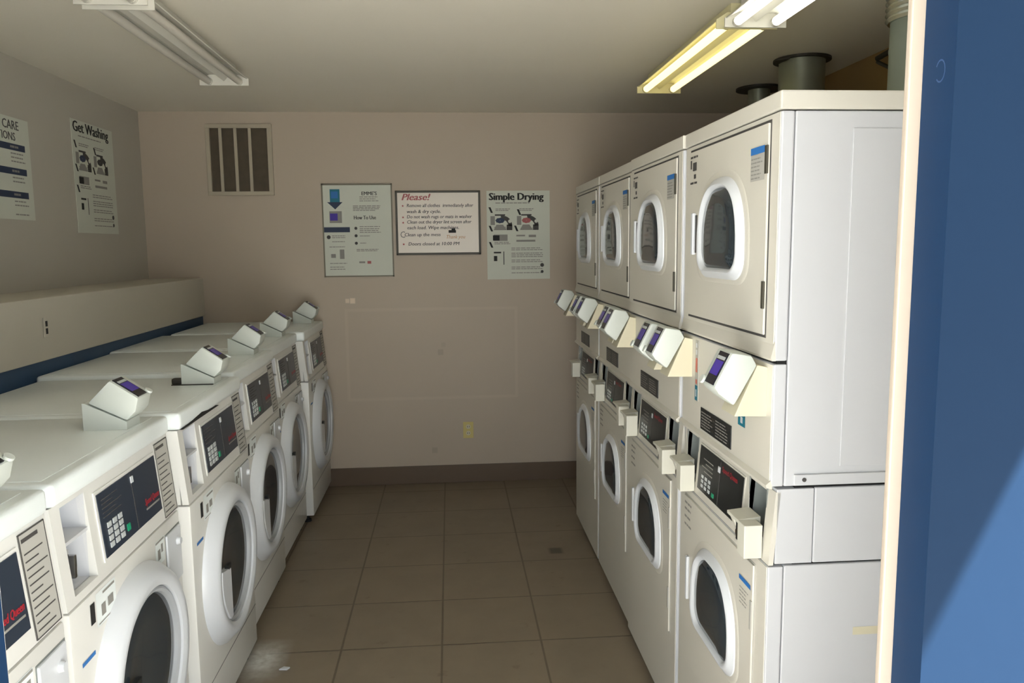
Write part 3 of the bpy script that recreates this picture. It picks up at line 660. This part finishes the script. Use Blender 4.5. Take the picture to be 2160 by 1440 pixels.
# ------------------------------------------------------------------ wall vent
e = empty('wall_vent', (-1.3625, YB, 2.005))
b = new()
for (x0, x1, z0, z1) in ((-0.2125, 0.2125, 0, 0.026), (-0.2125, 0.2125, 0.434, 0.46), (-0.2125, -0.186, 0.026, 0.434), (0.182, 0.2125, 0.026, 0.434)): box(b, x0, x1, -0.022, -0.001, z0, z1, 0.002)
link('frame', b, 'vent', e)
for x in (-0.118, -0.022, 0.070):
    b = new(); box(b, x-0.010, x+0.010, -0.020, -0.008, 0.024, 0.436, 0.002); link('bar', b, 'vent', e)
b = new(); box(b, -0.188, 0.186, -0.005, -0.001, 0.02, 0.44); link('backing', b, 'ventback', e)
tag(e, 'square vent with three upright bars high on the back wall', 'vent')

# ------------------------------------------------------------------ posters on the back wall
RX, UZ = (1, 0, 0), (0, 0, 1)
e = empty('framed_poster', (-0.845, YB, 1.458)); w, h = 0.468, 0.622
b = new(); box(b, 0.008, w-0.008, -0.008, -0.001, 0.008, h-0.008); link('sheet', b, 'paper', e)
b = new()
for (x0, x1, z0, z1) in ((0, w, 0, 0.009), (0, w, h-0.011, h), (0, 0.009, 0, h), (w-0.009, w, 0, h)): box(b, x0, x1, -0.012, -0.001, z0, z1)
link('frame', b, 'pframe', e)
o_ = (0, -0.008, 0)
b = new(); quad(b, o_, RX, UZ, 0.055, 0.120, 0.500, 0.585); link('printed_banner', b, 'teal', e)
b = new(); quad(b, o_, RX, UZ, 0.063, 0.108, 0.525, 0.570, 0.001); link('banner_mark', b, 'blue', e)
b = new(); pts = [(0.036, 0.500), (0.138, 0.500), (0.088, 0.452)]; b.faces.new([b.verts.new((x, -0.0087, z)) for x, z in pts]); link('printed_arrow', b, 'navy', e)
b = new(); quad(b, o_, RX, UZ, 0.048, 0.130, 0.362, 0.440); link('printed_picture', b, 'greyink', e)
b = new(); quad(b, o_, RX, UZ, 0.052, 0.102, 0.378, 0.425, 0.001); link('picture_screen', b, 'purple', e)
b = new(); quad(b, o_, RX, UZ, 0.002, 0.180, 0.300, 0.334); link('printed_bar', b, 'navy', e)
b = new()
for c in ((0.038, 0.268),): cyl(b, (c[0], -0.0082, c[1]), (0, -1, 0), 0.013, 0.0006, 16)
for z in (0.326, 0.276, 0.226): cyl(b, (0.220, -0.0082, z), (0, -1, 0), 0.010, 0.0006, 16)
link('bullet_dots', b, 'ink', e)
text("EMME'S", 0.034, 'ink', e, (0.315, -0.008, 0.545), RX, UZ, bold=0.001, sx=0.95, align='CENTER')
text('How To Use', 0.036, 'ink', e, (0.208, -0.008, 0.385), RX, UZ, bold=0.001, sx=0.78)
for (x, ww, ys, sd) in ((0.250, 0.13, [0.505, 0.518, 0.531], 2), (0.205, 0.19, [0.442, 0.452, 0.462, 0.472], 4), (0.245, 0.15, [0.296, 0.308, 0.320, 0.334], 6), (0.245, 0.08, [0.272], 7), (0.245, 0.05, [0.224], 7),
        (0.060, 0.11, [0.262, 0.274, 0.235], 8), (0.040, 0.12, [0.05, 0.065, 0.09], 11), (0.040, 0.12, [0.20], 12), (0.220, 0.16, [0.172, 0.182], 12)):
    pr(e, 'greyink', (x, -0.008, 0), RX, UZ, ww, ys, 0.005, 6, sd)
for q_ in ((0.108, 0.138, 0.122, 0.185), (0.050, 0.080, 0.13, 0.155), (0.235, 0.275, 0.092, 0.104)): qd(e, 'greyink', 'small_picture', o_, RX, UZ, *q_)
b = new(); quad(b, o_, RX, UZ, 0.290, 0.315, 0.088, 0.106); link('red_mark', b, 'redpale', e)
tag(e, 'thin-framed instruction poster with a blue arrow, left one of three on the back wall', 'poster')

e = empty('notice_whiteboard', (-0.358, YB, 1.600)); w, h = 0.573, 0.430
b = new(); box(b, 0.01, w-0.01, -0.010, -0.001, 0.01, h-0.01); link('board', b, 'board', e)
b = new()
for (x0, x1, z0, z1) in ((0, w, 0, 0.015), (0, w, h-0.013, h), (0, 0.014, 0, h), (w-0.014, w, 0, h)): box(b, x0, x1, -0.018, -0.001, z0, z1, 0.002)
link('frame', b, 'frame', e)
yy = -0.0104
text('Please!', 0.062, 'redpale', e, (0.040, yy, 0.368), RX, UZ, 'red_heading', 0.0022, 1.1, 0.3)
rows = [(0.322, 'Remove all clothes  immediately after', 0.075), (0.282, 'wash & dry cycle.', 0.075), (0.247, 'Do not wash rugs or mats in washer', 0.075), (0.212, 'Clean out the dryer lint screen after', 0.075), (0.174, 'each load. Wipe machines.', 0.075), (0.127, 'Clean up the mess', 0.055), (0.065, 'Doors closed at 10:00 PM', 0.080)]
for z, s, x in rows: text(s, 0.032, 'ink', e, (x, yy, z), RX, UZ, 'handwriting', 0.0005, 0.92 if len(s) > 30 else 1.02, 0.15)
text('C', 0.062, 'greyink', e, (0.028, yy, 0.118), RX, UZ, 'handwriting', 0.0006, 0.8)
b = new()
for z in (0.330, 0.254, 0.218, 0.074):
    for k in range(5):
        a = PI/2+k*2*PI/5
        b.faces.new([b.verts.new(Vector((0.050, yy-0.0003, z))+Vector((math.cos(t)*q, 0, math.sin(t)*q))) for t, q in ((a, 0.009), (a+0.63, 0.0035), (a+PI, 0.001), (a-0.63, 0.0035))])
link('star_bullets', b, 'red', e)
b = new(); quad(b, (0, yy, 0), RX, UZ, 0.355, 0.405, 0.148, 0.166); quad(b, (0, yy, 0), RX, UZ, 0.375, 0.400, 0.166, 0.178); link('black_smudge', b, 'inkblack', e)
text('Thank you', 0.034, 'orange', e, (0.335, yy, 0.110), RX, UZ, 'orange_writing', 0.0, 0.9, 0.3)
tag(e, 'dark-framed whiteboard with a red heading and handwritten rules, middle of the back wall', 'whiteboard')

def washposter(name, title, w, h, lab, s1, s2):
    e = empty(name)
    b = new(); box(b, 0, w, -0.004, -0.001, 0, h); link('sheet', b, 'paper', e)
    text(title, s1, 'inkblack', e, (0.016, -0.004, h-0.062), RX, UZ, 'heading', 0.0034, s2)
    o2 = (0, -0.004, 0)
    k = h/0.60; q = w/0.43
    pr(e, 'greyink', (0.06*q, -0.004, 0), RX, UZ, 0.30*q, [h-0.085*k], 0.006, 10, 1)
    for (x, z, ww) in ((0.06, 0.475, 0.12), (0.22, 0.475, 0.12), (0.05, 0.352, 0.12), (0.23, 0.345, 0.11), (0.05, 0.250, 0.12)): pr(e, 'greyink', (x*q, -0.004, 0), RX, UZ, ww*q, [z*k, (z-0.010)*k], 0.005, 5, int(z*100))
    for zs in ((0.21, 0.198, 0.175, 0.163, 0.151), (0.128, 0.116), (0.08, 0.068, 0.04)): pr(e, 'greyink', (0.165*q, -0.004, 0), RX, UZ, 0.22*q, [z*k for z in zs], 0.005, 8, 5)
    b = new()
    for (x, z) in ((0.012, 0.47), (0.205, 0.455), (0.012, 0.345), (0.185, 0.345), (0.012, 0.235)):
        b.faces.new([b.verts.new((xx*q, -0.0048, zz*k)) for xx, zz in ((x, z+0.02), (x+0.014, z+0.02), (x+0.03, z-0.018), (x+0.016, z-0.018))])
    link('step_numbers', b, 'inkblack', e)
    for (x, red) in ((0.035, 0), (0.215, 1)):
        b = new()
        quad(b, o2, RX, UZ, (x+0.02)*q, (x+0.09)*q, 0.432*k, 0.442*k, 0.0008)
        for i in range(10):
            a0, a1 = PI*0.55-i*PI*0.055, PI*0.55-(i+1)*PI*0.055
            b.faces.new([b.verts.new(((x+0.07+math.cos(a)*r)*q, -0.0048, (0.365+math.sin(a)*r)*k)) for a, r in ((a0, 0.068), (a1, 0.068), (a1, 0.040), (a0, 0.040))])
        quad(b, o2, RX, UZ, (x+0.100)*q, (x+0.138)*q, 0.335*k, 0.372*k, 0.0008)
        pc = link('drum_drawing', b, 'ink', e)
        b = new(); cyl(b, ((x+0.122)*q, -0.0046, 0.395*k), (0, -1, 0), 0.012, 0.0008, 18); link('drum_port', b, 'paper', pc)
        b = new()
        for i in range(8):
            a0, a1 = i*PI/4, (i+1)*PI/4
            b.faces.new([b.verts.new(((x+0.055+math.cos(a)*r)*q, -0.0049, (0.400+math.sin(a)*r*0.6)*k)) for a, r in ((a0, 0.030), (a1, 0.034), (a1, 0.002), (a0, 0.002))])
        link('load_drawing', b, 'redpale' if (red and title.startswith('Simple')) else ('navy' if not red else 'ink'), pc)
        b = new(); b.faces.new([b.verts.new(((x+xx)*q, -0.0046, zz*k)) for xx, zz in ((0.01, 0.335), (0.10, 0.335), (0.075, 0.372), (0.03, 0.372))]); quad(b, o2, RX, UZ, (x-0.01)*q, (x+0.02)*q, 0.37*k, 0.43*k, 0.0004); link('basket_drawing', b, 'greyink', pc)
    b = new(); quad(b, o2, RX, UZ, 0.045*q, 0.14*q, 0.262*k, 0.305*k, 0.0006); quad(b, o2, RX, UZ, 0.20*q, 0.33*q, 0.255*k, 0.268*k, 0.0006); quad(b, o2, RX, UZ, 0.20*q, 0.26*q, 0.292*k, 0.302*k, 0.0006); quad(b, o2, RX, UZ, 0.285*q, 0.335*q, 0.286*k, 0.302*k, 0.0006); link('panel_drawings', b, 'greyink', e)
    b = new(); quad(b, o2, RX, UZ, 0.040*q, 0.085*q, 0.265*k, 0.300*k, 0.001); quad(b, o2, RX, UZ, 0.045*q, 0.095*q, 0.178*k, 0.188*k, 0.001); quad(b, o2, RX, UZ, 0.045*q, 0.068*q, 0.125*k, 0.16*k, 0.001); link('dark_drawings', b, 'inkblack', e)
    b = new(); quad(b, o2, RX, UZ, 0.11*q, 0.116*q, 0.10*k, 0.19*k, 0.001); link('drawn_frame', b, 'ink', e)
    for zz, rr in ((0.095, 0.013), (0.05, 0.010)):
        b = new(); cyl(b, (0.376*q, -0.0045, zz*k), (0, -1, 0), rr, 0.0008, 18); link('corner_emblem', b, 'ink', e)
    tag(e, lab, 'poster'); return e
e = washposter('instruction_poster', 'Simple Drying', 0.432, 0.600, 'unframed paper poster titled Simple Drying, right one of three on the back wall', 0.068, 0.97)
e.location = (0.258, YB, 1.428)
e = washposter('instruction_poster', 'Get Washing', 0.51, 0.605, 'paper poster with a black heading and drawings on the left wall, near the back corner', 0.080, 1.02)
e.location = (XW, 4.405, 1.750); e.rotation_euler = (0, 0, PI/2)
# laundry care poster, right part in view
e = empty('instruction_poster', (XW, 3.30, 1.800)); e.rotation_euler = (0, 0, PI/2); w, h = 0.665, 0.465
b = new(); box(b, 0, w, -0.006, -0.001, 0, h); link('sheet', b, 'paper', e)
text('LAUNDRY CARE', 0.058, 'ink', e, (w-0.085, -0.006, h-0.055), RX, UZ, 'heading', 0.001, 0.95, align='RIGHT')
text('OPTIONS', 0.052, 'ink', e, (w-0.12, -0.006, h-0.105), RX, UZ, 'heading', 0.001, 0.95, align='RIGHT')
for z in (0.315, 0.205, 0.098):
    b = new(); quad(b, (0, -0.006, 0), RX, UZ, 0.10, w-0.045, z, z+0.030); bar = link('printed_bar', b, 'navy', e)
    b = new(); lines(b, (w-0.17, -0.0062, 0), RX, UZ, 0.07, [z+0.011], 0.010, 3, seed=int(z*50)); link('bar_print', b, 'greyink', bar)
for zs in ((0.298, 0.280, 0.262), (0.188, 0.170), (0.080, 0.062), (0.02,)): pr(e, 'greyink', (w-0.17, -0.006, 0), RX, UZ, 0.12, zs, 0.006, 5, int(zs[0]*100))
tag(e, 'pale poster with navy bars on the left wall, cut off by the left edge', 'poster')

# ------------------------------------------------------------------ outlets and litter
e = empty('wall_outlet', (0.107, YB, 0.375))
b = new(); box(b, -0.036, 0.036, -0.006, -0.001, -0.058, 0.058, 0.002); link('cover_plate', b, 'ivory', e)
b = new()
for z in (-0.022, 0.024): cyl(b, (0, -0.0055, z), (0, -1, 0), 0.016, 0.0025, 20)
link('socket', b, 'cream', e)
b = new()
for z in (-0.022, 0.024): box(b, -0.008, -0.005, -0.0088, -0.0078, z-0.005, z+0.006); box(b, 0.005, 0.008, -0.0088, -0.0078, z-0.005, z+0.006)
link('slots', b, 'dark', e)
tag(e, 'yellowed ivory power outlet low on the back wall', 'outlet')
e = empty('wall_outlet', (-1.647, 3.285, 1.345))
b = new(); box(b, 0.001, 0.005, -0.020, 0.020, -0.040, 0.040, 0.001); link('cover_plate', b, 'ledge', e)
b = new(); box(b, 0.004, 0.006, -0.008, 0.008, 0.004, 0.026); box(b, 0.004, 0.006, -0.008, 0.008, -0.027, -0.004); link('socket', b, 'dark', e)
tag(e, 'small outlet with dark sockets on the face of the left ledge', 'outlet')
b = new(); prism(b, [(-0.02, -0.008), (0.012, -0.012), (0.022, 0.004), (-0.004, 0.012)], 'z', 0.0, 0.006, 0.002)
o = link('paper_scrap', b, 'ring'); o.location = (-0.685, 2.956, 0.0005); tag(o, 'tiny white paper scrap on the floor tiles at the lower left', 'litter')
